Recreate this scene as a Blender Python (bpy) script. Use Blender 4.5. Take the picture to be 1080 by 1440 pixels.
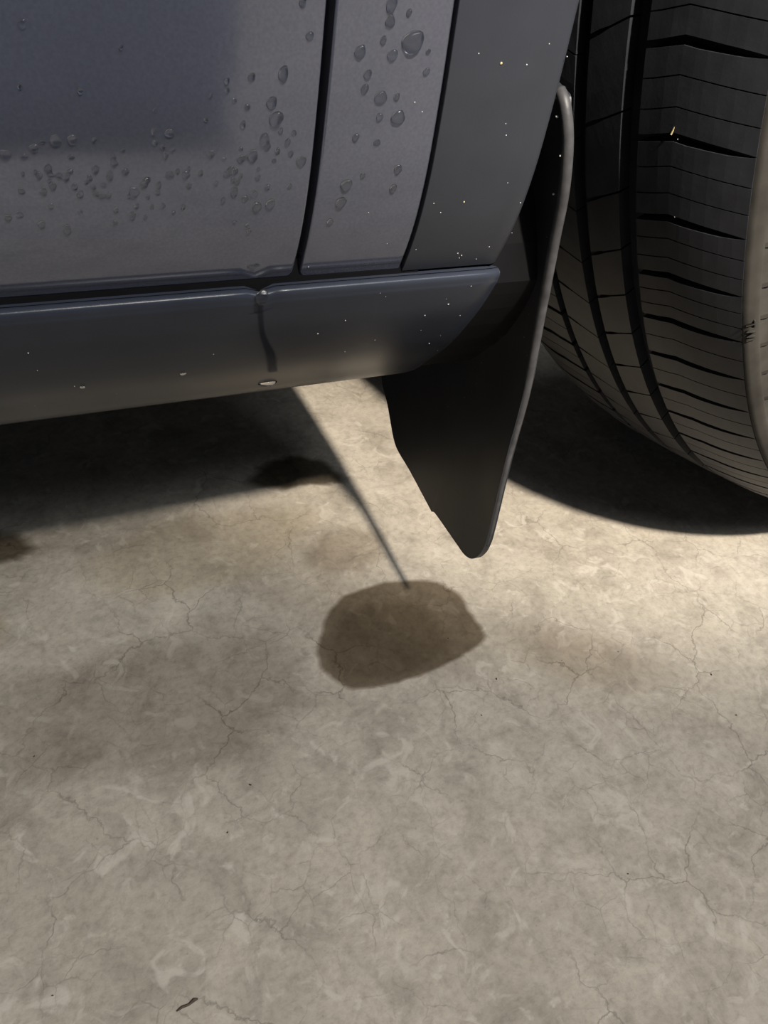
import bpy, bmesh, math, random
import numpy as np
from mathutils import Vector, Matrix

for o in list(bpy.data.objects): bpy.data.objects.remove(o)
scene = bpy.context.scene
COL = scene.collection
random.seed(7)

# ------------------------------------------------------------------ camera
cam = bpy.data.cameras.new('camera'); cam_o = bpy.data.objects.new('camera', cam); COL.objects.link(cam_o)
cam.sensor_fit = 'VERTICAL'; cam.sensor_height = 36.0; cam.lens = 27.0; cam.clip_start = 0.02
RIGHT = Vector((0.9202, -0.3767, 0.1065)); UP = Vector((0.1801, 0.6491, 0.7391)); FWD = Vector((0.3475, 0.6609, -0.6652))
m = Matrix((RIGHT, UP, -FWD)).transposed().to_4x4(); m.translation = Vector((-0.2197, -0.2867, 0.4757))
cam_o.matrix_world = m
scene.camera = cam_o

# ------------------------------------------------------------------ world, lamps, exposure
w = bpy.data.worlds.new('garage_air'); scene.world = w; w.use_nodes = True
w.node_tree.nodes['Background'].inputs[0].default_value = (0.80, 0.86, 1.0, 1)
w.node_tree.nodes['Background'].inputs[1].default_value = 0.10
def lamp(name, kind, loc, energy, color, target=None, **kw):
    l = bpy.data.lights.new(name, kind); l.energy = energy; l.color = color
    for k, v in kw.items(): setattr(l, k, v)
    o = bpy.data.objects.new(name, l); COL.objects.link(o); o.location = loc
    if target is not None:
        o.rotation_euler = (Vector(target) - Vector(loc)).to_track_quat('-Z', 'Y').to_euler()
    return o
KEY = Vector((0.030, -1.115, 1.763))
lamp('ceiling_bulb', 'POINT', KEY, 88.0, (1.0, 0.91, 0.79), shadow_soft_size=0.04)
lamp('added_strip_spot', 'SPOT', KEY, 330.0, (1.0, 0.90, 0.76), target=(0.45, 0.75, 0.0), shadow_soft_size=0.04,
     spot_size=math.radians(35), spot_blend=0.45)  # added spot; its cone edge shapes the bright floor strip beside the car
lamp('added_fill_panel', 'AREA', (0.7, -1.5, 2.4), 40.0, (0.90, 0.95, 1.0), target=(-0.1, -0.2, 0.1), shape='RECTANGLE', size=1.8, size_y=0.4)  # added cool fill, lifts the near floor and the car side
scene.view_settings.view_transform = 'Standard'; scene.view_settings.look = 'None'
scene.view_settings.exposure = 0.0; scene.view_settings.gamma = 1.0; scene.view_settings.use_curve_mapping = False

# ------------------------------------------------------------------ helpers
def tag(o, label=None, cat=None, group=None, kind=None):
    if label: o['label'] = label
    if cat: o['category'] = cat
    if group: o['group'] = group
    if kind: o['kind'] = kind
    return o
def mesh_obj(name, verts, faces, mat, parent=None, smooth=True, angle=None):
    me = bpy.data.meshes.new(name); me.from_pydata([tuple(v) for v in verts], [], faces); me.update()
    return link(name, me, mat, parent, smooth)
def link(name, me, mat, parent=None, smooth=True):
    if mat and not me.materials: me.materials.append(mat)
    if smooth:
        for p in me.polygons: p.use_smooth = True
    o = bpy.data.objects.new(name, me); COL.objects.link(o)
    if parent: o.parent = parent
    return o
def bm_obj(name, bm, mat, parent=None, smooth=True):
    bmesh.ops.recalc_face_normals(bm, faces=bm.faces)
    me = bpy.data.meshes.new(name); bm.to_mesh(me); bm.free()
    return link(name, me, mat, parent, smooth)
def solid(o, t, bev=0.0, seg=3, offset=-1, ang=40):
    s = o.modifiers.new('solid', 'SOLIDIFY'); s.thickness = t; s.offset = offset
    if bev:
        b = o.modifiers.new('bevel', 'BEVEL'); b.width = bev; b.segments = seg; b.limit_method = 'ANGLE'; b.angle_limit = math.radians(ang)
    o.modifiers.new('wn', 'WEIGHTED_NORMAL').keep_sharp = True
def box_bm(bm, a, b):
    x0, y0, z0 = a; x1, y1, z1 = b
    v = [bm.verts.new(p) for p in ((x0,y0,z0),(x1,y0,z0),(x1,y1,z0),(x0,y1,z0),(x0,y0,z1),(x1,y0,z1),(x1,y1,z1),(x0,y1,z1))]
    for f in ((3,2,1,0),(4,5,6,7),(0,1,5,4),(1,2,6,5),(2,3,7,6),(3,0,4,7)): bm.faces.new([v[i] for i in f])
def catmull(P, n=6, closed=False):
    P = [Vector(p) for p in P]; out = []; N = len(P)
    rng = range(N) if closed else range(N-1)
    for i in rng:
        g = (lambda k: P[k % N]) if closed else (lambda k: P[max(0, min(N-1, k))])
        a, b, c, d = g(i-1), g(i), g(i+1), g(i+2)
        for j in range(n):
            t = j/n
            out.append(0.5*((2*b)+(c-a)*t+(2*a-5*b+4*c-d)*t*t+(3*b-a-3*c+d)*t**3))
    if not closed: out.append(P[-1])
    return out

# ------------------------------------------------------------------ materials
def new_mat(name):
    mt = bpy.data.materials.new(name); mt.use_nodes = True
    nt = mt.node_tree; b = nt.nodes['Principled BSDF']
    return mt, nt, b
def N(nt, t, **kw):
    n = nt.nodes.new(t)
    for k, v in kw.items():
        if hasattr(n, k) and k not in ('inputs',): setattr(n, k, v)
    return n
def tex(nt, kind, scale, coord='Object', **kw):
    t = nt.nodes.new(kind); tc = nt.nodes.new('ShaderNodeTexCoord'); nt.links.new(tc.outputs[coord], t.inputs['Vector'])
    t.inputs['Scale'].default_value = scale
    for k, v in kw.items(): t.inputs[k].default_value = v
    return t
def ramp(nt, src, stops):
    r = nt.nodes.new('ShaderNodeValToRGB'); e = r.color_ramp.elements
    while len(e) < len(stops): e.new(0.5)
    for i, (p, c) in enumerate(stops):
        e[i].position = p; e[i].color = (c if len(c) == 4 else (*c, 1))
    nt.links.new(src, r.inputs[0]); return r
def mixc(nt, fac, a, b, mode='MIX'):
    mx = nt.nodes.new('ShaderNodeMix'); mx.data_type = 'RGBA'; mx.blend_type = mode
    for s, v in ((0, fac), (6, a), (7, b)):
        if hasattr(v, 'links'): nt.links.new(v, mx.inputs[s])
        else: mx.inputs[s].default_value = v if s == 0 else (*v, 1)
    return mx.outputs[2]
def math_n(nt, op, a, b=None):
    n = nt.nodes.new('ShaderNodeMath'); n.operation = op
    for i, v in enumerate((a, b)):
        if v is None: continue
        if hasattr(v, 'links'): nt.links.new(v, n.inputs[i])
        else: n.inputs[i].default_value = v
    return n.outputs[0]
def bump(nt, b, h, strength, dist, prev=None):
    n = nt.nodes.new('ShaderNodeBump'); n.inputs['Strength'].default_value = strength; n.inputs['Distance'].default_value = dist
    nt.links.new(h, n.inputs['Height'])
    if prev: nt.links.new(prev, n.inputs['Normal'])
    nt.links.new(n.outputs[0], b.inputs['Normal']); return n.outputs[0]
def simple(name, col, rough, metallic=0.0, spec=0.5, bumpy=None, grain=None):
    mt, nt, b = new_mat(name)
    b.inputs['Base Color'].default_value = (*col, 1); b.inputs['Roughness'].default_value = rough
    b.inputs['Metallic'].default_value = metallic; b.inputs['Specular IOR Level'].default_value = spec
    if grain:
        t = tex(nt, 'ShaderNodeTexNoise', grain[0], Detail=5.0)
        r = ramp(nt, t.outputs[0], [(0.3, tuple(c*(1-grain[1]) for c in col)), (0.7, tuple(c*(1+grain[1]) for c in col))])
        nt.links.new(r.outputs[0], b.inputs['Base Color'])
    if bumpy:
        t = tex(nt, 'ShaderNodeTexNoise', bumpy[0], Detail=3.0); bump(nt, b, t.outputs[0], bumpy[1], bumpy[2])
    return mt

def concrete_mat():
    mt, nt, b = new_mat('concrete')
    big = tex(nt, 'ShaderNodeTexNoise', 5.0, Detail=6.0, Roughness=0.6)
    mid = tex(nt, 'ShaderNodeTexNoise', 26.0, Detail=8.0, Roughness=0.62, Distortion=0.6)
    fine = tex(nt, 'ShaderNodeTexNoise', 170.0, Detail=8.0, Roughness=0.7)
    c1 = ramp(nt, big.outputs[0], [(0.30, (0.312, 0.281, 0.232)), (0.55, (0.381, 0.344, 0.290)), (0.75, (0.436, 0.399, 0.338))])
    c2 = ramp(nt, mid.outputs[0], [(0.30, (0.72, 0.71, 0.70)), (0.5, (0.98, 0.98, 0.98)), (0.72, (1.14, 1.14, 1.14))])
    c3 = ramp(nt, fine.outputs[0], [(0.32, (0.80, 0.79, 0.775)), (0.5, (1.0, 1.0, 1.0)), (0.70, (1.14, 1.14, 1.13))])
    c = mixc(nt, 1.0, c1.outputs[0], c2.outputs[0], 'MULTIPLY'); c = mixc(nt, 1.0, c, c3.outputs[0], 'MULTIPLY')
    # pale laitance blotches
    bl = tex(nt, 'ShaderNodeTexNoise', 48.0, Detail=4.0, Roughness=0.55, Distortion=1.2)
    blm = ramp(nt, bl.outputs[0], [(0.57, (0, 0, 0)), (0.68, (0.6, 0.6, 0.6))])
    c = mixc(nt, blm.outputs[0], c, (0.50, 0.46, 0.40))
    # craze cracks: distance to cell edge of a warped voronoi, faded in and out
    tc = nt.nodes.new('ShaderNodeTexCoord')
    wn = tex(nt, 'ShaderNodeTexNoise', 38.0, Detail=5.0, Roughness=0.6)
    def cracks(scale, warp, width, amount, mask_scale, lo, hi):
        add = nt.nodes.new('ShaderNodeVectorMath'); add.operation = 'MULTIPLY_ADD'
        nt.links.new(wn.outputs['Color'], add.inputs[0]); add.inputs[1].default_value = (warp,)*3; nt.links.new(tc.outputs['Object'], add.inputs[2])
        v = nt.nodes.new('ShaderNodeTexVoronoi'); v.feature = 'DISTANCE_TO_EDGE'; v.voronoi_dimensions = '2D'
        v.inputs['Scale'].default_value = scale; nt.links.new(add.outputs[0], v.inputs['Vector'])
        r = ramp(nt, v.outputs['Distance'], [(0.0, (1, 1, 1)), (width, (0, 0, 0))])
        mk = tex(nt, 'ShaderNodeTexNoise', mask_scale, Detail=3.0)
        mr = ramp(nt, mk.outputs[0], [(lo, (0, 0, 0)), (hi, (amount, amount, amount))])
        return math_n(nt, 'MULTIPLY', r.outputs[0], mr.outputs[0])
    k1 = cracks(19.0, 0.030, 0.016, 0.62, 14.0, 0.42, 0.60)
    k2 = cracks(47.0, 0.018, 0.028, 0.42, 22.0, 0.46, 0.66)
    k = math_n(nt, 'MAXIMUM', k1, k2)
    c = mixc(nt, k, c, (0.13, 0.11, 0.09))
    # small dark pits
    pit = nt.nodes.new('ShaderNodeTexVoronoi'); pit.inputs['Scale'].default_value = 70.0; nt.links.new(tc.outputs['Object'], pit.inputs['Vector'])
    pr = ramp(nt, pit.outputs['Distance'], [(0.03, (0.3, 0.3, 0.3)), (0.055, (0, 0, 0))])
    c = mixc(nt, pr.outputs[0], c, (0.10, 0.085, 0.07))
    nt.links.new(c, b.inputs['Base Color'])
    b.inputs['Roughness'].default_value = 0.62; b.inputs['Specular IOR Level'].default_value = 0.35
    n1 = bump(nt, b, mid.outputs[0], 0.5, 0.0015)
    n2 = bump(nt, b, fine.outputs[0], 0.6, 0.0008, n1)
    inv = math_n(nt, 'SUBTRACT', 1.0, k)
    bump(nt, b, inv, 0.35, 0.0005, n2)
    return mt
def paint_mat():
    mt, nt, b = new_mat('grey_metallic_paint')
    fl = tex(nt, 'ShaderNodeTexNoise', 900.0, Detail=2.0)
    r = ramp(nt, fl.outputs[0], [(0.3, (0.140, 0.150, 0.198)), (0.7, (0.165, 0.176, 0.225))])
    nt.links.new(r.outputs[0], b.inputs['Base Color'])
    b.inputs['Metallic'].default_value = 0.62; b.inputs['Roughness'].default_value = 0.11
    b.inputs['Coat Weight'].default_value = 0.4; b.inputs['Coat Roughness'].default_value = 0.04
    pe = tex(nt, 'ShaderNodeTexNoise', 140.0, Detail=1.0); bump(nt, b, pe.outputs[0], 0.04, 0.0006)
    return mt
M = {}
M['concrete'] = concrete_mat()
M['paint'] = paint_mat()
M['clad'] = simple('matt_cladding_plastic', (0.030, 0.0335, 0.043), 0.45, spec=0.4, bumpy=(1500, 0.10, 0.0003), grain=(60, 0.06))
M['rocker'] = simple('satin_sill_plastic', (0.027, 0.032, 0.046), 0.30, spec=0.24, bumpy=(1300, 0.12, 0.0003), grain=(45, 0.08))
M['flap'] = simple('black_flap_plastic', (0.017, 0.0185, 0.023), 0.42, spec=0.5, bumpy=(800, 0.12, 0.0004), grain=(35, 0.25))
M['flap_edge'] = simple('dusty_flap_edge', (0.05, 0.05, 0.054), 0.5, spec=0.4, bumpy=(500, 0.2, 0.0004), grain=(120, 0.35))
M['rubber'] = simple('tyre_rubber', (0.020, 0.0212, 0.026), 0.50, spec=0.3, bumpy=(500, 0.12, 0.0004), grain=(70, 0.2))
M['sidewall'] = simple('dusty_sidewall_rubber', (0.040, 0.037, 0.033), 0.75, spec=0.15, bumpy=(400, 0.15, 0.0004), grain=(60, 0.25))
M['black'] = simple('black_liner_plastic', (0.006, 0.006, 0.007), 0.7, spec=0.2, grain=(50, 0.3))
M['seal'] = simple('black_rubber_seal', (0.003, 0.003, 0.004), 0.6, spec=0.2, grain=(80, 0.2))
M['alloy'] = simple('alloy_wheel_metal', (0.35, 0.35, 0.37), 0.35, metallic=0.9, grain=(90, 0.05))
M['reflector'] = simple('blue_grey_reflector', (0.40, 0.47, 0.64), 0.6, spec=0.3, bumpy=(80, 0.2, 0.001), grain=(20, 0.2))
M['grit'] = simple('pale_grit', (0.50, 0.50, 0.49), 0.5, grain=(900, 0.2))
M['grit_yellow'] = simple('yellow_grit', (0.55, 0.45, 0.24), 0.5, grain=(900, 0.2))
M['straw'] = simple('dry_straw', (0.38, 0.31, 0.17), 0.7, grain=(900, 0.2))
M['debris'] = simple('dark_debris', (0.03, 0.022, 0.015), 0.8, grain=(900, 0.3))
M['twig'] = simple('dry_twig', (0.07, 0.05, 0.035), 0.8, grain=(500, 0.3))
def water_mat():
    mt, nt, b = new_mat('clear_water')
    b.inputs['Base Color'].default_value = (0.95, 0.97, 1, 1); b.inputs['Transmission Weight'].default_value = 1.0
    b.inputs['IOR'].default_value = 1.33; b.inputs['Roughness'].default_value = 0.02
    t = tex(nt, 'ShaderNodeTexNoise', 300.0); bump(nt, b, t.outputs[0], 0.05, 0.0003)
    return mt
M['water'] = water_mat()
def film_mat(name, tint, gloss=0.0, grain=40.0):
    # a thin film for soaked-in wet and for painted shade: tints what lies below it, thinning out towards its rim (mesh attribute 'wet')
    mt = bpy.data.materials.new(name); mt.use_nodes = True; nt = mt.node_tree; nt.nodes.clear()
    out = nt.nodes.new('ShaderNodeOutputMaterial'); tr = nt.nodes.new('ShaderNodeBsdfTransparent')
    at = nt.nodes.new('ShaderNodeAttribute'); at.attribute_name = 'wet'
    t = tex(nt, 'ShaderNodeTexNoise', grain, Detail=5.0)
    nz = math_n(nt, 'MULTIPLY', math_n(nt, 'SUBTRACT', t.outputs[0], 0.5), 0.7)
    edge = math_n(nt, 'SUBTRACT', 1.0, math_n(nt, 'ABSOLUTE', math_n(nt, 'SUBTRACT', math_n(nt, 'MULTIPLY', at.outputs['Fac'], 2.0), 1.0)))
    a = math_n(nt, 'ADD', at.outputs['Fac'], math_n(nt, 'MULTIPLY', nz, edge))
    cl = nt.nodes.new('ShaderNodeClamp'); nt.links.new(a, cl.inputs[0])
    c = mixc(nt, cl.outputs[0], (1, 1, 1), tint)
    nt.links.new(c, tr.inputs[0])
    if gloss:
        g = nt.nodes.new('ShaderNodeBsdfGlossy'); g.inputs['Roughness'].default_value = 0.12
        mx = nt.nodes.new('ShaderNodeMixShader'); nt.links.new(math_n(nt, 'MULTIPLY', cl.outputs[0], gloss), mx.inputs[0])
        nt.links.new(tr.outputs[0], mx.inputs[1]); nt.links.new(g.outputs[0], mx.inputs[2]); nt.links.new(mx.outputs[0], out.inputs[0])
    else: nt.links.new(tr.outputs[0], out.inputs[0])
    return mt
M['wet'] = film_mat('wet_concrete_film', (0.57, 0.535, 0.49), 0.004)
M['wet2'] = film_mat('wetter_concrete_film', (0.86, 0.85, 0.83), 0.004)
M['damp_shade'] = film_mat('damp_and_shade_film', (0.80, 0.79, 0.78), grain=20.0)  # soft floor shade painted together with damp mottling
M['damp'] = film_mat('damp_concrete_film', (0.985, 0.97, 0.935))
M['damp2'] = film_mat('half_dried_film', (0.86, 0.84, 0.82), grain=25.0)
M['wet_shade'] = film_mat('wet_and_shade_film', (0.47, 0.45, 0.42))  # serves the wet spot under the sill and the painted edge shade
M['run'] = film_mat('water_run_film', (0.55, 0.56, 0.62), 0.02)

# ------------------------------------------------------------------ setting
bm = bmesh.new(); box_bm(bm, (-3, -3, -0.12), (3, 3, 0.0))
tag(bm_obj('floor', bm, M['concrete'], smooth=False), 'grey-brown crazed concrete garage floor', None, None, 'structure')
bm = bmesh.new()  # unseen block added behind the camera for the bluish door reflection
kp = [(-1.6, -0.56), (-0.02, -0.56), (0.0, -0.58), (0.0, -0.74), (-1.6, -0.74)]
lo = [bm.verts.new((x, y, 0)) for x, y in kp]; hi = [bm.verts.new((x, y + (0.015 if y > -0.59 else 0)*-1, 0.24)) for x, y in kp]
bm.faces.new(hi); bm.faces.new(lo[::-1])
for i in range(5): bm.faces.new((lo[i], lo[(i+1) % 5], hi[(i+1) % 5], hi[i]))
tag(bm_obj('added_reflector_1', bm, M['reflector'], smooth=False), 'unseen pale blue-grey kerb facing the car door', None, None, 'structure')

# ------------------------------------------------------------------ the car
car = bpy.data.objects.new('car', None); COL.objects.link(car); car.location = (0, 0, 0); car.empty_display_size = 0.2
tag(car, 'dark grey wet car with sill, mud flap and steered front wheel', 'car')
ZB = [.20, .330, .345, .36, .38, .41, .43, .50, .60, .75, .9, 1.1]
YB = [.080, .0060, -.0022, -.0082, -.0138, -.0188, -.0210, -.0285, -.0390, -.053, -.06, -.06]
_z = np.linspace(.25, 1.15, 901); _y = np.interp(_z, ZB, YB); _k = np.exp(-0.5*(np.arange(-24, 25)/7.0)**2); _k /= _k.sum()
_ys = np.convolve(np.pad(_y, 24, mode='edge'), _k, mode='valid')
def g(z): return float(np.interp(z, _z, _ys))
ROCK = [(.10, .3262), (.012, .3271), (.0040, .3273), (.0020, .3271), (.0008, .3264), (.0004, .3250), (.0010, .3225), (.0026, .3185), (.0130, .2990), (.0330, .2700), (.0545, .247), (.066, .2345), (.076, .2265), (.090, .2210), (.12, .2180), (.40, .2150)]
RS = catmull([(0, y, z) for y, z in ROCK], 4)
def g_rock(z):
    zz = [p.z for p in RS[8:]][::-1]; yy = [p.y for p in RS[8:]][::-1]
    return float(np.interp(z, zz, yy))
AC = (0.49, 0.46); AR = 0.522; AW = 0.0485; XE = -0.0320
def x_end(z): return XE + 0.0075*(1-min(1, max(0, (z-.33)/.11)))
def x_seam(z):
    if z < AC[1]: return AC[0] - AR - AW + 0.0060*(1-min(1, max(0, (z-.33)/.11)))
    d = z - AC[1]; r = AR + AW
    return AC[0] - math.sqrt(max(0, r*r - d*d))
def grid(rows):
    v = []; f = []; n = len(rows[0])
    for r in rows: v += r
    for i in range(len(rows)-1):
        for j in range(n-1):
            a = i*n+j; f.append((a, a+1, a+n+1, a+n))
    return v, f
def lin(a, b, n): return [a+(b-a)*i/(n-1) for i in range(n)]
# door: lower corner next to the fender is gently rounded
DX = -0.1252
zs = [.3295, .3306, .3324] + lin(.335, .46, 32) + lin(.475, 1.1, 26)
rows = []
for z in zs:
    xr = DX - (0.0030*(1-math.sqrt(max(0, 1-((.3325-z)/.003)**2))) if z < .3325 else 0)
    rows.append([(x, g(z), z) for x in [-1.35, -1.0, -0.7, -0.5] + lin(-0.42, xr, 24)])
v, f = grid(rows); o = mesh_obj('front_door', v, f, M['paint'], car); solid(o, 0.010, 0.0009, 3, offset=-1)
o['label'] = 'dark grey door panel with water drops'
# fender behind the wheel and over it
bm = bmesh.new()
zs = [.3289, .3300, .3316] + lin(.334, .46, 32) + lin(.47, AC[1]+AR+AW-0.0005, 40)
L_, R_ = [], []
for z in zs:
    xl = -0.1222 + (0.0035*(1-math.sqrt(max(0, 1-((.3324-z)/.0035)**2))) if z < .3324 else 0)
    xr = x_seam(z) - 0.0009
    L_.append([(x, g(z), z) for x in lin(xl, xr, 14)])
    R_.append([(2*AC[0]-x, g(z), z) for x in lin(-0.25, xr, 14)])
ztop = zs[-1]
T_ = [[(x, g(z), z) for x in lin(-0.1222, AC[0], 14)] for z in lin(ztop, 1.1, 6)]
T2 = [[(2*AC[0]-x, g(z), z) for x in lin(-0.25, AC[0], 14)] for z in lin(ztop, 1.1, 6)]
for rows in (L_, R_, T_, T2):
    vs = [[bm.verts.new(p) for p in r] for r in rows]
    for i in range(len(vs)-1):
        for j in range(len(vs[0])-1): bm.faces.new((vs[i][j], vs[i][j+1], vs[i+1][j+1], vs[i+1][j]))
bmesh.ops.remove_doubles(bm, verts=bm.verts, dist=1e-5)
for fc in bm.faces:
    if fc.normal.y > 0: fc.normal_flip()
me = bpy.data.meshes.new('fender'); bm.to_mesh(me); bm.free()
o = link('fender', me, M['paint'], car); solid(o, 0.010, 0.0009, 3, offset=-1)
o['label'] = 'dark grey fender strip between door gap and wheel arch cladding'
# cladding band that follows the wheel arch
path = [(x_end(z), z, -1.0, 0.0) for z in lin(.3285, AC[1], 34)[:-1]] + [(AC[0]-AR*math.cos(a), AC[1]+AR*math.sin(a), -math.cos(a), math.sin(a)) for a in lin(0, math.pi, 90)] + [(2*AC[0]-XE, z, 1.0, 0.0) for z in lin(AC[1], .3285, 12)[1:]]
rows = []
for (x, z, nx, nz) in path:
    wd = AW
    if nx < -0.99 and z < .455: wd = x_end(z) - x_seam(z)
    row = []
    for k, s in enumerate((0, .03, .08, .2, .4, .6, .8, .93, 1.0)):
        xx = x + nx*wd*s; zz = z + nz*wd*s
        dy = -0.0012 + (0.004*(1-s/.08)**2 if s < .08 else 0)
        row.append((xx, g(zz)+dy, zz))
    rows.append(row)
v, f = grid(rows); f = [q[::-1] for q in f]
o = mesh_obj('wheel_arch_cladding', v, f, M['clad'], car); solid(o, 0.008, 0.0010, 3, offset=-1)
o['label'] = 'matt dark plastic wheel arch cladding'
# sill (rocker panel)
rows = []
xs = [-1.35, -1.0, -0.7, -0.5] + lin(-0.40, -0.034, 60) + [-0.030, -0.0275, -0.0255, -0.0245, -0.0240]
NX = -0.1397
for x in xs:
    row = []
    pinch = 0.0 if x < -0.034 else max(0.0, (x+0.034)/0.010)**2*0.0035
    for p in RS:
        dz = 0; dy = pinch*1.0
        if p.z > .318:
            dz = -0.0028*math.exp(-((x-NX)/0.0032)**2)
            dy += 0.0022*math.exp(-((x-NX)/0.0032)**2)
        row.append((x, p.y+dy, p.z+dz-pinch*0.4))
    rows.append(row)
v, f = grid(rows); n = len(RS); k = len(v)
f = [q[::-1] for q in f]; f.append([(len(rows)-1)*n+i for i in range(n)]); 
o = mesh_obj('sill', v, f, M['rocker'], car); o.data.polygons[-1].use_smooth = False
o['label'] = 'satin dark sill with a bright upper lip'
# black rubber behind the shut lines
bm = bmesh.new(); box_bm(bm, (-1.34, 0.0062, .322), (-0.066, 0.020, .3375)); bm_obj('sill_seal', bm, M['seal'], car, False)
rows = [[(x, g(z)+0.0095, z) for x in (-0.1285, -0.1190)] for z in lin(.334, 1.09, 60)]
v, f = grid(rows); o = mesh_obj('door_seal', v, f, M['seal'], car); solid(o, 0.001, offset=0)
rows = [[(x_seam(z)+dx, g(z)+0.0060, z) for dx in (-0.004, 0.004)] for z in lin(.334, .60, 40)]
v, f = grid(rows); o = mesh_obj('cladding_seam', v, f, M['seal'], car); solid(o, 0.001, offset=0)
# underbody, wheel house
bm = bmesh.new(); box_bm(bm, (-1.35, 0.39, .214), (-0.03, 1.75, .26)); box_bm(bm, (-0.03, 0.52, .24), (1.1, 1.75, .30))
bm_obj('underbody', bm, M['black'], car, False)
rows = []
LR = AR - 0.004
lp = [(XE+0.004, z) for z in lin(.30, AC[1], 6)[:-1]] + [(AC[0]-LR*math.cos(a), AC[1]+LR*math.sin(a)) for a in lin(0, math.pi, 60)] + [(2*AC[0]-XE-0.004, .30)]
for x, z in lp: rows.append([(x, y, z) for y in (g(max(z, .33))+0.010, 0.06, 0.2, 0.52)])
v, f = grid(rows); n = len(v)
cap = [i*4+3 for i in range(len(rows))]
f.append(cap); o = mesh_obj('wheel_house_liner', v, f, M['black'], car); solid(o, 0.004, offset=0)
# light-tight inner body so that no lamp shines through behind the panels
bm = bmesh.new(); box_bm(bm, (-1.35, 0.05, .262), (-0.035, 0.09, 1.10)); box_bm(bm, (-1.35, 0.05, 1.085), (1.23, 1.7, 1.10))
bm_obj('inner_body', bm, M['black'], car, False)

# mud flap: outline in (y, z), leaning back to the arch at its top
FLAP = [(-0.0012, 0.4034), (-0.0068, 0.3992), (-0.0103, 0.3869), (-0.0097, 0.3666), (-0.0044, 0.3422), (0.0043, 0.2971), (0.007, 0.2471), (0.0076, 0.2011), (0.0053, 0.1477), (0.0058, 0.1324), (0.0086, 0.1218), (0.0149, 0.1115), (0.0247, 0.106), (0.039, 0.1049), (0.0718, 0.1032), (0.0769, 0.1002), (0.081, 0.1008), (0.1212, 0.106), (0.1428, 0.1072), (0.1547, 0.1125), (0.172, 0.1317), (0.1906, 0.1499), (0.185, 0.19), (0.185, 0.30), (0.10, 0.385), (0.03, 0.405)]
def xf(z): return float(np.interp(z, [.10, .24, .27, .31, .35, .40], [.011, .0108, .0088, .002, -.008, -.02]))
def flap_mesh():
    P = [(y, z) for y, z in FLAP]
    out = []
    out = [(p.x, p.y) for p in catmull([(y, z, 0) for y, z in P], 3, True)]
    bm = bmesh.new()
    cx, cy = 0.07, 0.26
    rings = []
    for s in (1.0, 0.93, 0.8, 0.6, 0.35):
        ring = []
        for y, z in out:
            yy = cx+(y-cx)*s; zz = cy+(z-cy)*s
            dish = 0.005*(1-s)
            ring.append(bm.verts.new((xf(zz)+dish, yy, zz)))
        rings.append(ring)
    c = bm.verts.new((xf(cy)+0.005, cx, cy)); n = len(out)
    for a, b in zip(rings, rings[1:]):
        for i in range(n): bm.faces.new((a[i], a[(i+1) % n], b[(i+1) % n], b[i]))
    for i in range(n): bm.faces.new((rings[-1][i], rings[-1][(i+1) % n], c))
    return bm
bm = flap_mesh()
for fc in bm.faces: fc.normal_update()
if sum(fc.normal.x for fc in bm.faces) > 0: bmesh.ops.reverse_faces(bm, faces=bm.faces)
me = bpy.data.meshes.new('mud_flap'); bm.to_mesh(me); bm.free()
flap = link('mud_flap', me, M['flap'], car); solid(flap, 0.0045, 0.0012, 3, offset=-1)
flap['label'] = 'black plastic mud flap hanging behind the front wheel'
# filler added between sill end and flap to block leaking light
fp = [(.026, .395), (.018, .37), (.0125, .35), (.0095, .336)] + [(p.y+0.005, p.z-0.001) for p in RS[28:46:2]] + [(.17, .232), (.17, .402)]
bm = bmesh.new(); fa = [bm.verts.new((-0.027, y, z)) for y, z in fp]; fb = [bm.verts.new((xf(z)+0.003, y, z)) for y, z in fp]
bm.faces.new(fa); bm.faces.new(fb[::-1])
for i in range(len(fp)): bm.faces.new((fa[i], fb[i], fb[(i+1) % len(fp)], fa[(i+1) % len(fp)]))
bm_obj('flap_gap_filler', bm, M['seal'], car, False)
# thicker bead along the flap's outer edge
rb = [p for p in FLAP[:10]]; rb = [(Vector((xf(z)+0.0022, y+0.0005, z)), 0.0025 if i < 6 else 0.0025-0.0004*(i-5)) for i, (y, z) in enumerate(rb)]
bm = bmesh.new(); prev = None
pts = catmull([p for p, r in rb], 5); rad = np.interp(np.linspace(0, 1, len(pts)), np.linspace(0, 1, len(rb)), [r for p, r in rb])
for i, p in enumerate(pts):
    t = (pts[min(i+1, len(pts)-1)]-pts[max(i-1, 0)]).normalized(); a = Vector((1, 0, 0)); a = (a-t*a.dot(t)).normalized(); b_ = t.cross(a)
    ring = [bm.verts.new(p+(a*math.cos(q)+b_*math.sin(q))*rad[i]) for q in [2*math.pi*k/12 for k in range(12)]]
    if prev:
        for k in range(12): bm.faces.new((prev[k], prev[(k+1) % 12], ring[(k+1) % 12], ring[k]))
    else: bm.faces.new(ring)
    prev = ring
bm.faces.new(prev[::-1]); ob = bm_obj('edge_bead', bm, M['flap_edge'], flap)

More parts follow.
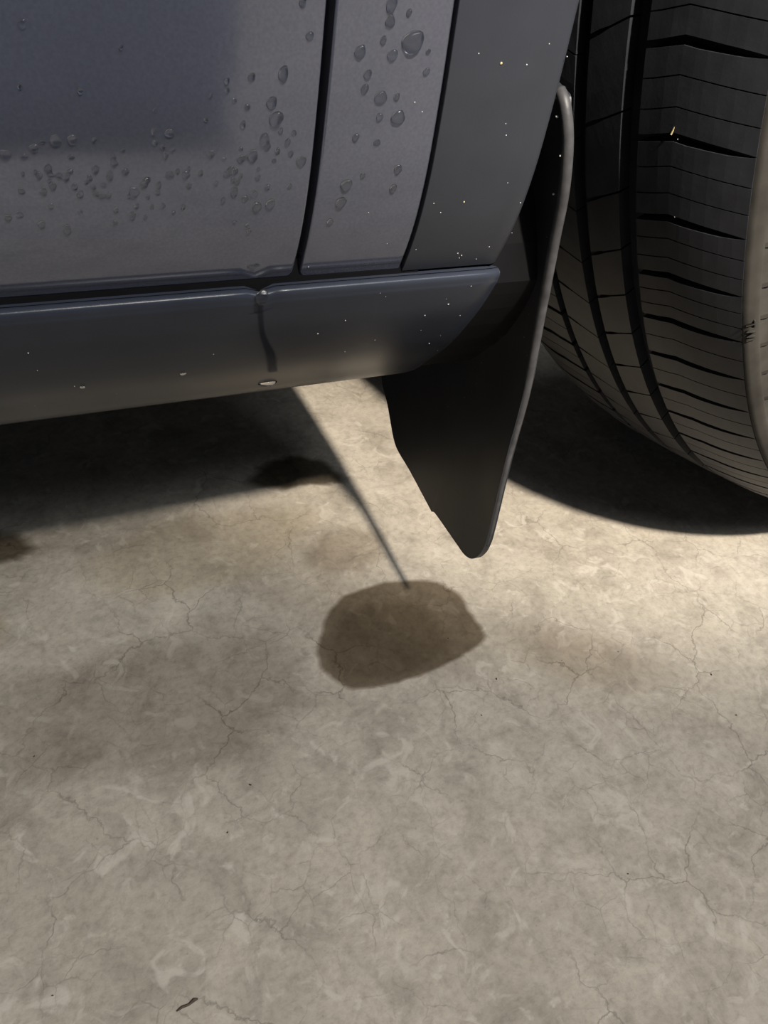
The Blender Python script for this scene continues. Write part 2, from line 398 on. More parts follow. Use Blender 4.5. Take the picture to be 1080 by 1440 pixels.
# ------------------------------------------------------------------ front wheel
TC = Vector((0.4922, 0.2, 0.4525)); PSI = 0.2015; CAM = 0.1521; R = 0.4408
AX = Vector((math.sin(PSI)*math.cos(CAM), -math.cos(PSI)*math.cos(CAM), math.sin(CAM)))
FW = Vector((math.cos(PSI), math.sin(PSI), 0)); UPW = FW.cross(AX)
if UPW.z < 0: UPW = -UPW
def tw(u, r, deg):
    a = math.radians(deg); return TC + AX*u + (FW*math.cos(a)+UPW*math.sin(a))*r
def crown(u):
    a = abs(u)
    return R - 0.0010*min(1, a/.047)**2 - (0.0098*((a-.047)/.059)**2 if a > .047 else 0)
def depth(u):
    a = abs(u)
    return float(np.interp(a, [0, .06, .085, .100, .106], [.0085, .0085, .006, .0018, 0]))
prof = [(u, crown(u)-depth(u)) for u in lin(-.106, .106, 45)]
side = [(.1078, R-.0125), (.1092, R-.0150), (.1104, R-.0166), (.1104, R-.0182), (.1096, R-.0192), (.1130, R-.030), (.117, R-.050), (.119, R-.075), (.117, R-.105), (.111, R-.135), (.104, R-.155), (.094, R-.165)]
full = [(-u, r) for u, r in side[::-1]] + prof + side
seg = 220
rows = [[tw(u, r, 360*i/seg) for u, r in full] for i in range(seg+1)]
v, f = grid(rows)
tyre = mesh_obj('tyre', v, f, M['rubber'], car)
tyre['label'] = 'black worn tyre turned to show its tread'
tyre.data.materials.append(M['sidewall'])
nn = len(full)-1
for i, p in enumerate(tyre.data.polygons):
    j = i % nn
    if j < len(side)+1 or j >= nn-len(side)-1: p.material_index = 1
# variable-pitch groove angles
GA = [186.55, 192.16, 197.69, 202.32, 206.57, 210.76, 215.05, 219.30]
while GA[-1] < 262: GA.append(GA[-1]+4.35)
while GA[0] > 160: GA.insert(0, GA[0]-5.6)
rest = []; a = GA[-1]
while a < 360+GA[0]-1: a += 5.0; rest.append(a)
def kink(u):   # groove line across the outer shoulder: flat first, then trailing down
    return float(np.interp(u, [.0405, .0468, .062, .075, .106], [0.1, 0.0, -0.35, -0.10, 0.55]))
def strip(bm, us, a0f, a1f, na=4, tap=0.00025):
    """a tread piece: top on the crown, walls down into the groove floor"""
    def P(u, a, top): return tw(u, crown(u) if top else crown(u)-depth(u)-0.0006, a)
    top = [[bm.verts.new(P(u, a0f(u)+(a1f(u)-a0f(u))*k/(na-1), True)) for k in range(na)] for u in us]
    for i in range(len(us)-1):
        for k in range(na-1): bm.faces.new((top[i][k], top[i][k+1], top[i+1][k+1], top[i+1][k]))
    loop = [(us[0], k/(na-1)) for k in range(na)] + [(u, 1.0) for u in us[1:]] + [(us[-1], k/(na-1)) for k in range(na-2, -1, -1)] + [(u, 0.0) for u in us[-2:0:-1]]
    tv = [top[0][k] for k in range(na)] + [top[i][na-1] for i in range(1, len(us))] + [top[-1][k] for k in range(na-2, -1, -1)] + [top[i][0] for i in range(len(us)-2, 0, -1)]
    bv = [bm.verts.new(P(u, a0f(u)+(a1f(u)-a0f(u))*s, False)) for u, s in loop]
    n = len(tv)
    for i in range(n): bm.faces.new((tv[i], bv[i], bv[(i+1) % n], tv[(i+1) % n]))
DEG = math.degrees(1/R)
US = [.0405, .0468, .054, .062, .069, .075, .083, .091, .098, .1045]
def shoulder(bm_for, A, out_sign=1):
    for a, b in zip(A, A[1:]):
        gw = 0.0052*DEG*0.5; sw = 0.0007*DEG*0.5
        cuts = [0, 0.36, 0.69, 1.0] if a < 204 else [0, 0.5, 1.0]
        for c in range(len(cuts)-1):
            w0 = gw if c == 0 else sw; w1 = gw if c == len(cuts)-2 else sw
            def a0f(u, c=c, w0=w0):
                wd = w0*(1.0 if w0 == sw else float(np.interp(u, [.047, .07, .095, .104], [0.9, 1.25, 0.8, 0.15])))
                return a+(b-a)*cuts[c]+kink(u)+wd
            def a1f(u, c=c, w1=w1):
                wd = w1*(1.0 if w1 == sw else float(np.interp(u, [.047, .07, .095, .104], [0.5, 0.55, 0.4, 0.1])))
                return a+(b-a)*cuts[c+1]+kink(u)-wd
            bm = bm_for(); us = US if out_sign > 0 else [-u for u in US]
            if out_sign > 0: strip(bm, us, a0f, a1f)
            else: strip(bm, us, lambda u, q=a0f: q(-u), lambda u, q=a1f: q(-u))
            yield bm
def rib(bm_for, A, u0, u1, slope, gap, parts=1):
    us = lin(u0, u1, 5)
    for a, b in zip(A, A[1:]):
        for c in range(parts):
            s0 = a+(b-a)*c/parts; s1 = a+(b-a)*(c+1)/parts; h = gap*DEG*0.5
            f0 = lambda u: s0+slope*(u-u0)/(u1-u0)+h*(1.0 if u < (u0+u1)/2 else 0.45)
            f1 = lambda u: s1+slope*(u-u0)/(u1-u0)-h*(1.0 if u < (u0+u1)/2 else 0.45)
            bm = bm_for(); strip(bm, us, f0, f1); yield bm
tread = [('shoulder', None), ('rib', (.0035, .0284, -1.3, .0026)), ('rib', (-.0330, -.0060, 1.2, .0022)), ('inner', None)]
for kind, prm in tread:
    mk = (lambda A, fn: shoulder(fn, A)) if kind == 'shoulder' else ((lambda A, fn: shoulder(fn, A, -1)) if kind == 'inner' else (lambda A, fn: rib(fn, A, *prm)))
    for bmk in mk(GA, bmesh.new): bm_obj('tread_block', bmk, M['rubber'], tyre, False)
    allb = bmesh.new()
    for _ in mk([GA[-1]]+rest, lambda: allb): pass
    ob = bm_obj('tread_ring', allb, M['rubber'], tyre, False); ob['kind'] = 'stuff'
# sidewall notches and raised letters at the shoulder edge
for dg in (199.0, 202.3, 205.2, 208.0, 211.2, 214.5):
    bm = bmesh.new()
    P = [tw(u, r, dg+d) for d in (-0.18, 0.18) for u, r in ((.1092, R-.0175), (.1128, R-.0225), (.1142, R-.0285), (.1100, R-.0285))]
    vs = [bm.verts.new(p) for p in P]
    for q in ((0, 1, 2, 3), (7, 6, 5, 4), (0, 4, 5, 1), (1, 5, 6, 2), (2, 6, 7, 3), (3, 7, 4, 0)): bm.faces.new([vs[i] for i in q])
    bm_obj('sidewall_rib', bm, M['sidewall'], tyre, False)
cu = bpy.data.curves.new('wear_mark', 'FONT'); cu.body = 'TWI'; cu.size = 0.0075; cu.extrude = 0.0007; cu.align_x = 'CENTER'; cu.align_y = 'CENTER'
to = bpy.data.objects.new('tmp', cu); COL.objects.link(to); bpy.context.view_layer.update()
me = bpy.data.meshes.new_from_object(to.evaluated_get(bpy.context.evaluated_depsgraph_get())); bpy.data.objects.remove(to)
lt = link('raised_lettering', me, M['sidewall'], tyre, False)
c0 = tw(.1078, R-.0128, 206.0); tdir = (tw(.1078, R-.0128, 206.5)-c0).normalized(); rin = (tw(.1104, R-.0166, 206)-c0).normalized(); nor = tdir.cross(rin).normalized()
if nor.dot(cam_o.location-c0) < 0: nor = -nor
ydir = nor.cross(tdir)
mm = Matrix((tdir, ydir, nor)).transposed().to_4x4(); mm.translation = c0+nor*0.0006; lt.matrix_world = mm
# alloy rim with spokes, outside the frame but part of the wheel
rows = [[tw(u, r, 360*i/90) for u, r in ((.100, R-.158), (.102, R-.168), (.090, R-.172), (.080, R-.185), (-.08, R-.185), (-.094, R-.165))] for i in range(91)]
v, f = grid(rows); rim = mesh_obj('rim', v, f, M['alloy'], car); solid(rim, 0.004)
for k in range(5):
    bm = bmesh.new(); a = 72*k+20
    P = []
    for r, hw, u0, u1 in ((.03, 30, .055, .085), (.12, 9, .055, .09), (R-.182, 7, .06, .095)):
        P.append([bm.verts.new(tw(u, r, a+s*hw)) for u in (u0, u1) for s in (-1, 1)])
    for q, s in zip(P, P[1:]):
        for i, j in ((0, 1), (1, 3), (3, 2), (2, 0)): bm.faces.new((q[i], q[j], s[j], s[i]))
    for q in (P[0], P[-1]): bm.faces.new((q[0], q[1], q[3], q[2]))
    bm_obj('spoke', bm, M['alloy'], rim, False)
rows = [[tw(u, r, 360*i/40) for u, r in ((.088, .001), (.088, .045), (.05, .055), (.0, .06), (-.05, .13), (-.06, .13), (-.06, .001))] for i in range(41)]
v, f = grid(rows); mesh_obj('hub', v, f, M['black'], car)

# ------------------------------------------------------------------ positions on the surfaces (metres, radii in mm)
DOOR_DROPS = [(-0.138, 0.4118, 2.4), (-0.1414, 0.4029, 2.2), (-0.1396, 0.3977, 3.1), (-0.1432, 0.3907, 2.4), (-0.1496, 0.4016, 1.3), (-0.1471, 0.3854, 2.2), (-0.1294, 0.383, 2.0), (-0.1336, 0.3857, 1.3), (-0.1328, 0.3737, 1.1), (-0.1444, 0.3659, 2.1), (-0.1394, 0.3668, 2.3), (-0.1449, 0.3774, 1.1), (-0.1411, 0.3736, 1.4), (-0.1545, 0.3804, 1.6), (-0.1537, 0.3768, 1.0), (-0.1531, 0.3723, 1.7), (-0.1597, 0.3758, 1.0), (-0.157, 0.369, 1.1), (-0.1755, 0.3794, 1.5), (-0.1701, 0.3793, 1.8), (-0.165, 0.3797, 1.0), (-0.1691, 0.3751, 1.1), (-0.1835, 0.3771, 1.4), (-0.1798, 0.3729, 1.1), (-0.1876, 0.3735, 2.0), (-0.1949, 0.3797, 1.5), (-0.1872, 0.3684, 1.1), (-0.196, 0.3727, 1.3), (-0.2014, 0.379, 1.1), (-0.2006, 0.3756, 1.0), (-0.2063, 0.3761, 1.3), (-0.2085, 0.3795, 1.4), (-0.205, 0.3916, 1.9), (-0.2099, 0.3914, 1.7), (-0.2165, 0.3803, 1.3), (-0.2134, 0.3824, 1.7), (-0.216, 0.3748, 1.5), (-0.2165, 0.3892, 1.6), (-0.2197, 0.3867, 1.3), (-0.225, 0.3873, 1.9), (-0.2106, 0.3602, 1.6), (-0.2184, 0.3627, 1.4), (-0.2056, 0.3668, 1.1), (-0.2246, 0.3666, 1.3), (-0.1946, 0.362, 1.1), (-0.1712, 0.3671, 1.1), (-0.1819, 0.3676, 1.0), (-0.18, 0.394, 1.2), (-0.175, 0.3934, 1.6), (-0.1797, 0.3903, 1.1), (-0.1509, 0.3959, 1.3), (-0.1484, 0.4107, 1.4), (-0.1564, 0.4094, 1.1), (-0.1563, 0.4067, 1.0), (-0.1539, 0.4036, 1.0), (-0.1616, 0.405, 0.8), (-0.1523, 0.3598, 0.9), (-0.1466, 0.3554, 1.2), (-0.1792, 0.4005, 0.8), (-0.1571, 0.3845, 0.9), (-0.133, 0.4321, 1.5), (-0.13, 0.423, 1.5), (-0.135, 0.3898, 1.3), (-0.133, 0.3931, 1.3), (-0.2008, 0.406, 1.0), (-0.2173, 0.4072, 1.0), (-0.1878, 0.4182, 0.9)]
FENDER_DROPS = [(-0.1035, 0.4326, 2.4), (-0.1032, 0.4281, 2.0), (-0.0878, 0.4196, 1.1), (-0.1124, 0.4189, 2.4), (-0.1087, 0.4121, 1.6), (-0.1091, 0.4076, 1.8), (-0.1027, 0.405, 2.5), (-0.102, 0.3983, 1.6), (-0.0967, 0.4051, 1.4), (-0.0871, 0.4133, 1.5), (-0.11, 0.3912, 1.5), (-0.1014, 0.3894, 1.4), (-0.0909, 0.3792, 1.9), (-0.0911, 0.3713, 1.7), (-0.1107, 0.3734, 2.8), (-0.1116, 0.3661, 2.6), (-0.1145, 0.3578, 1.4), (-0.1049, 0.3769, 1.3), (-0.1047, 0.4225, 1.3), (-0.1007, 0.4182, 2.0), (-0.097, 0.4306, 1.3)]
SPECK_CLAD = [(-0.0486, -0.0173, 0.4167, 0.9), (-0.069, -0.018, 0.4198, 0.7), (-0.0489, -0.012, 0.3919, 0.6), (-0.0505, -0.013, 0.3962, 0.6), (-0.0416, -0.0187, 0.4236, 0.6), (-0.0325, -0.0179, 0.4197, 0.7), (-0.0721, -0.0051, 0.3645, 0.7), (-0.0676, -0.004, 0.3601, 0.7), (-0.031, -0.0047, 0.3629, 0.7), (-0.0411, -0.0071, 0.3724, 0.6), (-0.0278, -0.0006, 0.3473, 0.6), (-0.0388, 0.0033, 0.3327, 0.7), (-0.0358, 0.0013, 0.34, 0.7), (-0.0504, 0.0021, 0.3373, 0.9), (-0.0478, 0.0025, 0.3358, 0.9), (-0.0724, 0.001, 0.3413, 0.6), (-0.0483, 0.0029, 0.3343, 0.7)]
SPECK_YEL = [(-0.0592, -0.0174, 0.417, 1.1), (-0.0584, -0.0051, 0.3646, 0.9)]
SPECK_FEN = [(-0.0894, -0.0147, 0.4034, 0.7), (-0.0858, -0.014, 0.4002, 0.6), (-0.1189, 0.0027, 0.3347, 0.7), (-0.0991, -0.0043, 0.3612, 0.6), (-0.0866, -0.0, 0.3451, 0.5)]
SPECK_ROCK = [(-0.0978, 0.0102, 0.3045, 0.9), (-0.109, 0.0156, 0.2962, 1.1), (-0.0891, 0.0295, 0.2765, 0.7), (-0.0761, 0.0236, 0.2848, 0.5), (-0.0651, 0.0377, 0.2661, 0.5), (-0.0857, 0.0012, 0.3211, 0.5), (-0.0822, 0.0019, 0.3184, 0.5), (-0.0564, 0.0116, 0.3022, 0.9), (-0.0358, 0.0136, 0.2991, 0.7), (-0.0398, 0.0014, 0.3205, 0.7), (-0.0412, 0.0307, 0.2747, 0.9), (-0.0303, 0.0395, 0.2641, 0.5), (-0.0382, 0.0256, 0.282, 0.5), (-0.0469, 0.0074, 0.3092, 1.1), (-0.0528, 0.0204, 0.2894, 0.4), (-0.0496, 0.0051, 0.313, 0.5), (-0.2324, 0.0106, 0.3039, 1.0), (-0.1994, 0.0462, 0.2569, 0.7), (-0.2176, 0.032, 0.2729, 0.7), (-0.2308, 0.0196, 0.2905, 0.7), (-0.1567, 0.0214, 0.2881, 0.7), (-0.2364, 0.0485, 0.2544, 0.8)]
SPECK_FLAP = [(0.0106, 0.0559, 0.2403, 0.7), (0.0106, 0.056, 0.2256, 0.7), (0.0107, 0.0592, 0.2176, 0.5), (0.0107, 0.084, 0.1895, 0.7), (0.0107, 0.0663, 0.2084, 0.7), (0.0087, 0.0506, 0.2706, 0.5), (0.0109, 0.0986, 0.1418, 0.7), (0.0044, 0.0406, 0.2963, 0.5), (0.0109, 0.0984, 0.1422, 0.5), (0.011, 0.1255, 0.1136, 0.3), (0.0106, 0.0571, 0.224, 0.3)]
SPECK_RIM = [(-0.0188, -0.0051, 0.3951, 1.9), (-0.0155, -0.0089, 0.3813, 1.5), (-0.0113, -0.0052, 0.3642, 1.6), (-0.02, 0.0, 0.4, 1.3), (-0.0062, -0.0014, 0.3432, 0.5), (0.0027, 0.0085, 0.3058, 0.5), (0.0043, 0.0115, 0.2966, 0.5), (0.0083, 0.0093, 0.2734, 0.5), (0.0068, 0.0139, 0.2818, 0.7)]
PUDDLE = [(-0.0798, 0.0594), (-0.0715, 0.0753), (-0.0597, 0.0885), (-0.0452, 0.0984), (-0.024, 0.1044), (-0.0016, 0.1036), (0.0258, 0.0979), (0.0448, 0.088), (0.053, 0.0728), (0.0528, 0.0565), (0.0537, 0.0427), (0.0555, 0.0297), (0.0469, 0.0196), (0.031, 0.0136), (0.0129, 0.0087), (-0.0093, 0.0068), (-0.028, 0.0047), (-0.0453, 0.005), (-0.0663, 0.0092), (-0.0792, 0.0199), (-0.0857, 0.0334), (-0.0851, 0.0469)]
PUDDLE_CORE = [(-0.0761, 0.0583), (-0.0583, 0.0788), (-0.0361, 0.0892), (0.0002, 0.0847), (0.0213, 0.0734), (0.0253, 0.0514), (0.0264, 0.0298), (0.009, 0.0135), (-0.0272, 0.0065), (-0.0547, 0.01), (-0.0742, 0.0183), (-0.0821, 0.0356)]
DAMP_A = [(-0.0553, 0.1616), (-0.0407, 0.176), (-0.0155, 0.1804), (0.0106, 0.176), (0.021, 0.1584), (0.0125, 0.1328), (-0.0048, 0.12), (-0.0318, 0.1176), (-0.0527, 0.1213), (-0.0689, 0.1389)]
DAMP_B = [(-0.2477, 0.1917), (-0.2263, 0.2109), (-0.1826, 0.2303), (-0.1199, 0.2322), (-0.0556, 0.2246), (-0.0159, 0.1984), (-0.0362, 0.1795), (-0.0626, 0.1591), (-0.0804, 0.1423), (-0.1249, 0.1346), (-0.1711, 0.1326), (-0.2036, 0.1348), (-0.2231, 0.1484), (-0.2445, 0.1705)]
SHADE_C = [(-0.3274, 0.262), (-0.2844, 0.2498), (-0.2642, 0.2219), (-0.2812, 0.2098), (-0.3075, 0.2093), (-0.3278, 0.2153)]
PATCH_D = [(-0.3282, 0.1766), (-0.2988, 0.1676), (-0.2911, 0.1433), (-0.2984, 0.1214), (-0.3286, 0.121)]
SHADE_DAMP_E = [(-0.2593, 0.0989), (-0.2014, 0.1155), (-0.1313, 0.1089), (-0.0746, 0.0838), (-0.0846, 0.0364), (-0.0592, -0.0015), (-0.1097, -0.0066), (-0.145, -0.0398), (-0.198, -0.0269), (-0.2571, -0.0116), (-0.3296, 0.0038), (-0.3288, 0.1019)]
DAMP_F = [(0.0594, 0.0308), (0.1054, 0.0283), (0.1557, -0.0031), (0.1911, -0.0519), (0.1381, -0.0661), (0.0898, -0.0402), (0.0604, -0.0029)]
STREAK = [[(-0.1411, 0.0011, 0.3271), (-0.1384, 0.0009, 0.3269)], [(-0.1408, 0.0032, 0.316), (-0.1377, 0.0035, 0.3155)], [(-0.1384, 0.0112, 0.3029), (-0.135, 0.0116, 0.3023)], [(-0.1357, 0.0173, 0.2938), (-0.1312, 0.0179, 0.2929)], [(-0.1324, 0.0244, 0.2837), (-0.1252, 0.0264, 0.2809)], [(-0.1287, 0.0334, 0.2708), (-0.1221, 0.0349, 0.2691)], [(-0.126, 0.0418, 0.2616), (-0.12, 0.0417, 0.2617)]]
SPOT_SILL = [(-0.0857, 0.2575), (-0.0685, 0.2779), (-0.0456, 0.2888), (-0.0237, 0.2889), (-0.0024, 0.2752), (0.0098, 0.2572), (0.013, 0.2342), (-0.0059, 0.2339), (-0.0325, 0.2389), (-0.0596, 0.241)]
DEBRIS = [(0.0403, -0.014, 1.57), (-0.1792, -0.0637, 1.35), (-0.1578, -0.0376, 1.8), (-0.2844, 0.027, 1.35), (-0.2856, -0.119, 1.12), (0.0215, 0.0328, 1.12), (0.1491, -0.0216, 1.12), (0.203, -0.1013, 1.57), (0.0141, -0.039, 1.12), (0.0497, -0.1724, 1.12), (0.2099, -0.0644, 1.8), (0.0994, -0.0146, 0.9)]

def surf(x, z):
    """point and outward normal on the door / fender / cladding skin or, below, on the sill"""
    q = g if z > .329 else g_rock
    y = q(z); e = 0.002; dy = (q(z+e)-q(z-e))/(2*e)
    return Vector((x, y, z)), Vector((0, -1, dy)).normalized()
def dome(seed, h=0.50, wob=0.18):
    rnd = random.Random(seed); ph = [rnd.uniform(0, 6.28) for _ in range(3)]
    bm = bmesh.new(); rings = []
    for t in (0, .25, .5, .72, .9):
        rr = math.cos(t*math.pi/2)**0.8; hh = h*math.sin(t*math.pi/2)
        ring = []
        for k in range(18):
            a = 2*math.pi*k/18; w_ = 1+wob*(0.5*math.sin(2*a+ph[0])+0.35*math.sin(3*a+ph[1])+0.2*math.sin(5*a+ph[2]))
            ring.append(bm.verts.new((math.cos(a)*rr*w_, math.sin(a)*rr*w_*1.12, hh+0.08*math.sin(t*3)*-math.sin(a)*(0.6))))
        rings.append(ring)
    top = bm.verts.new((0, -0.05, h))
    for a, b in zip(rings, rings[1:]):
        for k in range(18): bm.faces.new((a[k], a[(k+1) % 18], b[(k+1) % 18], b[k]))
    for k in range(18): bm.faces.new((rings[-1][k], rings[-1][(k+1) % 18], top))
    bm.faces.new(rings[0][::-1])
    bmesh.ops.recalc_face_normals(bm, faces=bm.faces)
    me = bpy.data.meshes.new('water_drop'); bm.to_mesh(me); bm.free()
    for p in me.polygons: p.use_smooth = len(p.vertices) < 10
    me.materials.append(M['water']); return me
DOMES = [dome(s) for s in range(5)]
rd = random.Random(3)
def put_drop(me, x, z, r, label, group, sx=1.0, sy=1.0, off=0.00005):
    p, n = surf(x, z); up = (Vector((0, 0, 1))-n*n.z).normalized(); rt = up.cross(n)
    o = bpy.data.objects.new('water_drop', me); COL.objects.link(o)
    mm = Matrix((rt*r*sx, up*r*sy, n*r*0.5*(sx+sy))).transposed().to_4x4(); mm.translation = p+n*off; o.matrix_world = mm
    return tag(o, label, 'water drop', group)
def door_label(x, z):
    if x > -.160: return 'clear water drop on the door, close to the door gap', 'water drops beside the door gap'
    if z > .390: return 'clear water drop on the bluish upper part of the door', 'water drops high on the door'
    if z > .369: return 'clear water drop in the thickly beaded band across the door', 'water drops in the band across the door'
    return 'clear water drop below the beaded band, low on the door', 'water drops low on the door'
for i, (x, z, r) in enumerate(DOOR_DROPS):
    put_drop(DOMES[i % 5], x, z, r*0.00082, *door_label(x, z), rd.uniform(.85, 1.1), rd.uniform(.9, 1.3))
for i, (x, z, r) in enumerate(FENDER_DROPS):
    put_drop(DOMES[(i+2) % 5], x, z, r*0.00085, *(('clear water drop on the upper half of the narrow fender strip', 'water drops high on the fender') if z > .396 else ('clear water drop on the lower half of the narrow fender strip', 'water drops low on the fender')), rd.uniform(.85, 1.1), rd.uniform(.9, 1.25))
for i in range(60):
    x = rd.uniform(-.232, -.130); z = rd.gauss(.381-.02*max(0, (x+.17)*4), .009)
    if .345 < z < .41 and (z < .392 or x > -.165):
        put_drop(DOMES[i % 5], x, z, rd.uniform(.0006, .0012), *door_label(x, z), rd.uniform(.85, 1.2), rd.uniform(.9, 1.3))
put_drop(DOMES[1], -0.0940, 0.4223, .0037, 'largest clear water drop, near the top of the narrow fender strip', None, 1.0, .95)
put_drop(DOMES[3], -0.0949, 0.3983, .0025, 'round water drop with a glint halfway down the fender strip', None)
put_drop(DOMES[2], -0.2136, 0.4234, .0012, 'bright lone water drop high on the door near the picture corner', None)
put_drop(DOMES[0], -0.2142, 0.2714, .0013, 'dark water drop low on the sill, farthest from the mud flap', None)
put_drop(DOMES[4], -0.1693, 0.2730, .0014, 'dark water drop low on the sill, beside the water run', None)
put_drop(DOMES[2], -0.1397, 0.3245, .0030, 'water bead caught in the notch of the sill lip', None, .9, 1.0, 0.0002)
put_drop(DOMES[1], -0.1205, 0.2440, .0036, 'wide water drop hanging under the sill below the water run', None, 1.35, .55)
# film of water running down the sill
v = []; f = []
for i, (a, b) in enumerate(STREAK):
    for k in range(5):
        x = a[0]+(b[0]-a[0])*k/4; z = a[2]+(b[2]-a[2])*k/4
        v.append(Vector((x, 0, z)))
vv = []
cols = [catmull([v[i*5+k] for i in range(len(STREAK))], 4) for k in range(5)]
wet = []
for i in range(len(cols[0])):
    for k in range(5):
        p = cols[k][i]; z = min(p.z, .3225); q, n = surf(p.x, z); vv.append(q+n*0.0004)
        wet.append((0.0, 1.0, 1.0, 1.0, 0.0)[k] * (1 if i < len(cols[0])-1 else 0))
for i in range(len(cols[0])-1):
    for k in range(4):
        a = i*5+k; f.append((a, a+1, a+6, a+5))
o = mesh_obj('water_run', vv, f, M['run'])
at = o.data.attributes.new('wet', 'FLOAT', 'POINT'); at.data.foreach_set('value', wet)
tag(o, 'dark water run trickling down the sill from its notch', 'water')

# stains soaked into the concrete, and floor shade painted as tint films
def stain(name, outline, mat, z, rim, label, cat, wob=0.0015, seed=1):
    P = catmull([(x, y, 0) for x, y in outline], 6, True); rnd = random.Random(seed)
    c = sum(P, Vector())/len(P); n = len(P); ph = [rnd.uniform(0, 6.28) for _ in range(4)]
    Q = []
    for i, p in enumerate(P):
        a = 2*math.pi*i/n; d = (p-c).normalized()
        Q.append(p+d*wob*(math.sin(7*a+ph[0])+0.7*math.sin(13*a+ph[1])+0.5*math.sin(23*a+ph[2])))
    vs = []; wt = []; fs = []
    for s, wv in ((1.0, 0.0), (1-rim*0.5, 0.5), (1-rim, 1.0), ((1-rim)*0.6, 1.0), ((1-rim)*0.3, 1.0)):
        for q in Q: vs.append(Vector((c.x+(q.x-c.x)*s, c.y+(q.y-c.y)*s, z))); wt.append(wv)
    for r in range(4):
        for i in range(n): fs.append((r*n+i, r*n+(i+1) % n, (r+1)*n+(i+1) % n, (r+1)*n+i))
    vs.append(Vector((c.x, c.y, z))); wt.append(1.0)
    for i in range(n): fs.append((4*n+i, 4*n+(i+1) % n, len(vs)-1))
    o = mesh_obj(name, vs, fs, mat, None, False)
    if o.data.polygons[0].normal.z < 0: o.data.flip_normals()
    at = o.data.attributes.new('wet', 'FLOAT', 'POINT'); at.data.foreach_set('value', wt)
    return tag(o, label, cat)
stain('damp_shade_stain', DAMP_B, M['damp'], .00030, .30, 'large brownish damp stain on the floor along the sill shadow', 'stain', seed=2)
stain('damp_shade_stain', SHADE_DAMP_E, M['damp_shade'], .00036, .45, 'wide faint grey patch of painted shade and damp on the floor left of the puddle', 'stain', .003, seed=3)  # soft shade painted into the tint, along with damp mottling
stain('damp_shade_stain', DAMP_F, M['damp2'], .00042, .6, 'faint grey damp stain on the floor right of the puddle', 'stain', .002, seed=4)
stain('damp_shade_stain', DAMP_A, M['damp2'], .00048, .35, 'small damp stain crossed by the thin mud flap shadow', 'stain', seed=5)
stain('damp_shade_stain', SHADE_C, M['wet_shade'], .00054, .4, 'dark patch of painted shade at the picture edge touching the sill shadow', 'stain', seed=6)  # dark shade painted as a tint film
stain('damp_shade_stain', PATCH_D, M['damp'], .00060, .5, 'faint brownish patch at the picture edge, clear of the sill shadow', 'stain', seed=7)  # slight brownish tint, thinning towards its rim
stain('wet_spot', SPOT_SILL, M['wet_shade'], .00066, .25, 'dark wet spot in the shadow beneath the sill', 'wet spot', seed=8)
stain('wet_patch', PUDDLE, M['wet'], .00072, .07, 'rounded dark wet patch on the concrete under the mud flap tip', 'wet patch', .0007, seed=9)
stain('wet_patch', PUDDLE_CORE, M['wet2'], .00078, .22, 'darker soaked core inside the rounded wet patch', 'wet patch', .0008, seed=10)

# grit and debris
def pebble(seed):
    rnd = random.Random(seed); bm = bmesh.new(); bmesh.ops.create_icosphere(bm, subdivisions=1, radius=1.0)
    for q in bm.verts: q.co = Vector((q.co.x*rnd.uniform(.75, 1.1), q.co.y*rnd.uniform(.6, .9), q.co.z*rnd.uniform(.7, 1.1)))
    me = bpy.data.meshes.new('grit_speck'); bm.to_mesh(me); bm.free(); return me
PEB = {k: [pebble(s) for s in range(3)] for k in ('grit', 'grit_yellow', 'debris')}
for k, l in PEB.items():
    for me in l: me.materials.append(M[k])
def speck(p, r, mat, label, group, name='grit_speck', cat='grit', sc=(1, 1, 1)):
    o = bpy.data.objects.new(name, PEB[mat][rd.randrange(3)]); COL.objects.link(o)
    o.location = p; o.scale = (r*sc[0], r*sc[1], r*sc[2]); o.rotation_euler = (rd.uniform(0, 6), rd.uniform(0, 6), rd.uniform(0, 6)) if sc == (1, 1, 1) else (0, 0, rd.uniform(0, 6))
    return tag(o, label, cat, group)
K = 0.00043
for x, y, z, r in SPECK_CLAD:
    p, n = surf(x, z); speck(p-Vector((0, .0012, 0)) if x > -.077 else p, r*K, 'grit', *(('tiny pale grit speck high on the matt arch cladding', 'grit high on the cladding') if z > .38 else ('tiny pale grit speck low on the matt arch cladding', 'grit low on the cladding')))
for i, (x, y, z, r) in enumerate(SPECK_YEL):
    p, n = surf(x, z); speck(p-Vector((0, .0012, 0)), r*K*1.2, 'grit_yellow', ('yellowish grit speck high on the arch cladding', 'yellowish grit speck low on the arch cladding')[i], None)
for x, y, z, r in SPECK_FEN:
    p, n = surf(x, z); speck(p, r*K, 'grit', 'tiny pale grit speck stuck to the fender strip', 'grit on the fender')
for x, y, z, r in SPECK_ROCK:
    p, n = surf(x, z); speck(p, r*K, 'grit', *(('tiny pale grit speck on the sill, on the mud flap side of the water run', 'grit on the sill near the mud flap') if x > -.13 else ('tiny pale grit speck on the sill, on the far side of the water run', 'grit on the sill beyond the water run')))
for x, y, z, r in SPECK_FLAP: speck(Vector((xf(z)+(.0008 if .16 < z else 0), y, z)), r*K*.8, 'grit', 'tiny pale grit speck on the face of the mud flap', 'grit on the mud flap face')
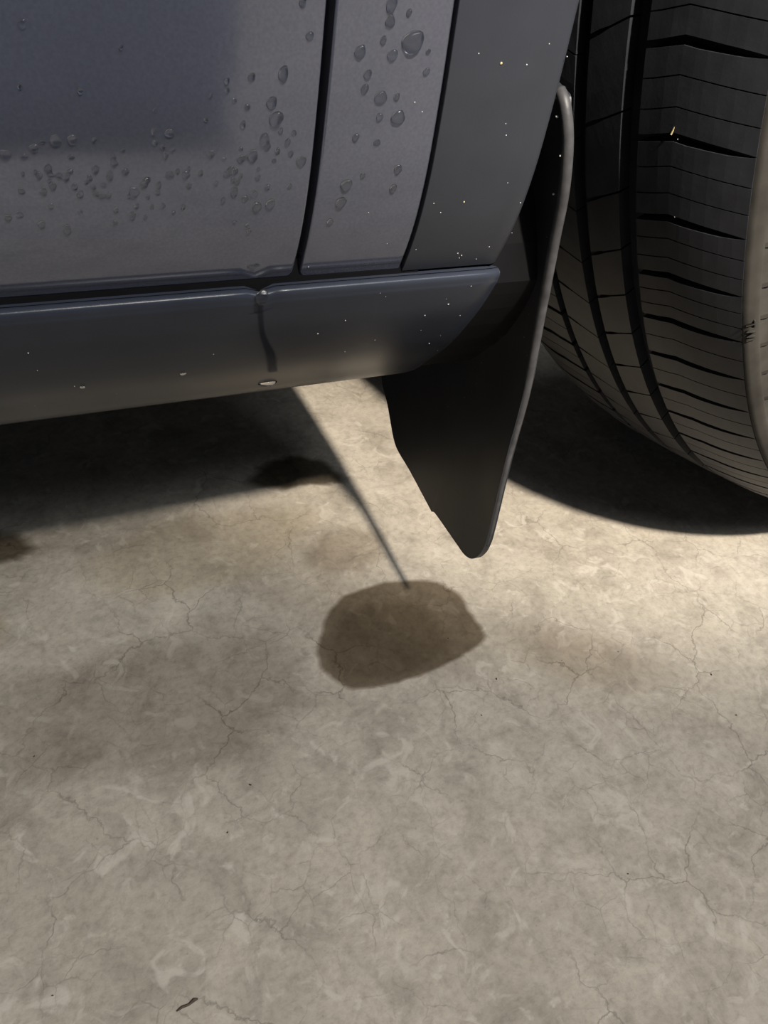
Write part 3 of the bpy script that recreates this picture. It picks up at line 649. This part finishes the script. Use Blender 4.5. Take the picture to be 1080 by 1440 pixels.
for x, y, z, r in SPECK_RIM: speck(Vector((xf(z)-.0006, y-.0002, z)), r*K*.9, 'grit', 'pale grit speck on the outer edge of the mud flap', 'grit on the mud flap edge')
for p, r in (((.0873, .0379, .372), .5), ((.1755, .0119, .2055), .8), ((.1878, -.0013, .2015), .7), ((.1122, .0033, .3398), .5), ((.0988, .0329, .3338), .5)):
    speck(Vector(p), r*.0007, 'grit', 'tiny pale grit speck stuck to the tyre tread', 'grit on the tyre')
bm = bmesh.new(); bmesh.ops.create_cone(bm, cap_ends=True, segments=6, radius1=.0005, radius2=.0003, depth=.0045)
for q in bm.verts: q.co.x += 0.0004*math.sin(q.co.z*600)
o = bm_obj('straw_fibre', bm, M['straw'], smooth=False); o.location = (.0853, .0410, .3755); o.rotation_euler = (.1, -.1, 0)
tag(o, 'short yellow straw fibre caught in the tyre tread', 'fibre')
DL = ['dark grit crumb below the rounded wet patch', 'dark grit crumb in the open middle of the floor', 'dark pit-like crumb above the middle crumb on the floor', None, None, 'tiny dark crumb lying on the rounded wet patch', None, 'dark crumb on the floor near the picture edge under the tyre', None, None, 'curled brown crumb on the floor below the tyre', None]
for (x, y, r), lb in zip(DEBRIS, DL):
    speck(Vector((x, y, r*.0003)), r*.00065, 'debris', lb or 'tiny dark crumb scattered on the bare concrete', None if lb else 'crumbs on the floor', 'floor_crumb', 'debris', (1.0, .7, .5))
bm = bmesh.new(); prev = None
for i, (x, y, r) in enumerate([(-.2270, -.1490, .0003), (-.2240, -.1481, .0007), (-.2205, -.1482, .0006), (-.2175, -.1470, .0010), (-.2155, -.1471, .0004)]):
    ring = [bm.verts.new((x, y+math.cos(a)*r, .0009+math.sin(a)*r)) for a in [k*math.pi/3 for k in range(6)]]
    if prev:
        for k in range(6): bm.faces.new((prev[k], prev[(k+1) % 6], ring[(k+1) % 6], ring[k]))
    else: bm.faces.new(ring)
    prev = ring
bm.faces.new(prev[::-1]); tag(bm_obj('twig', bm, M['twig']), 'short dark dry twig lying on the bare concrete', 'twig')
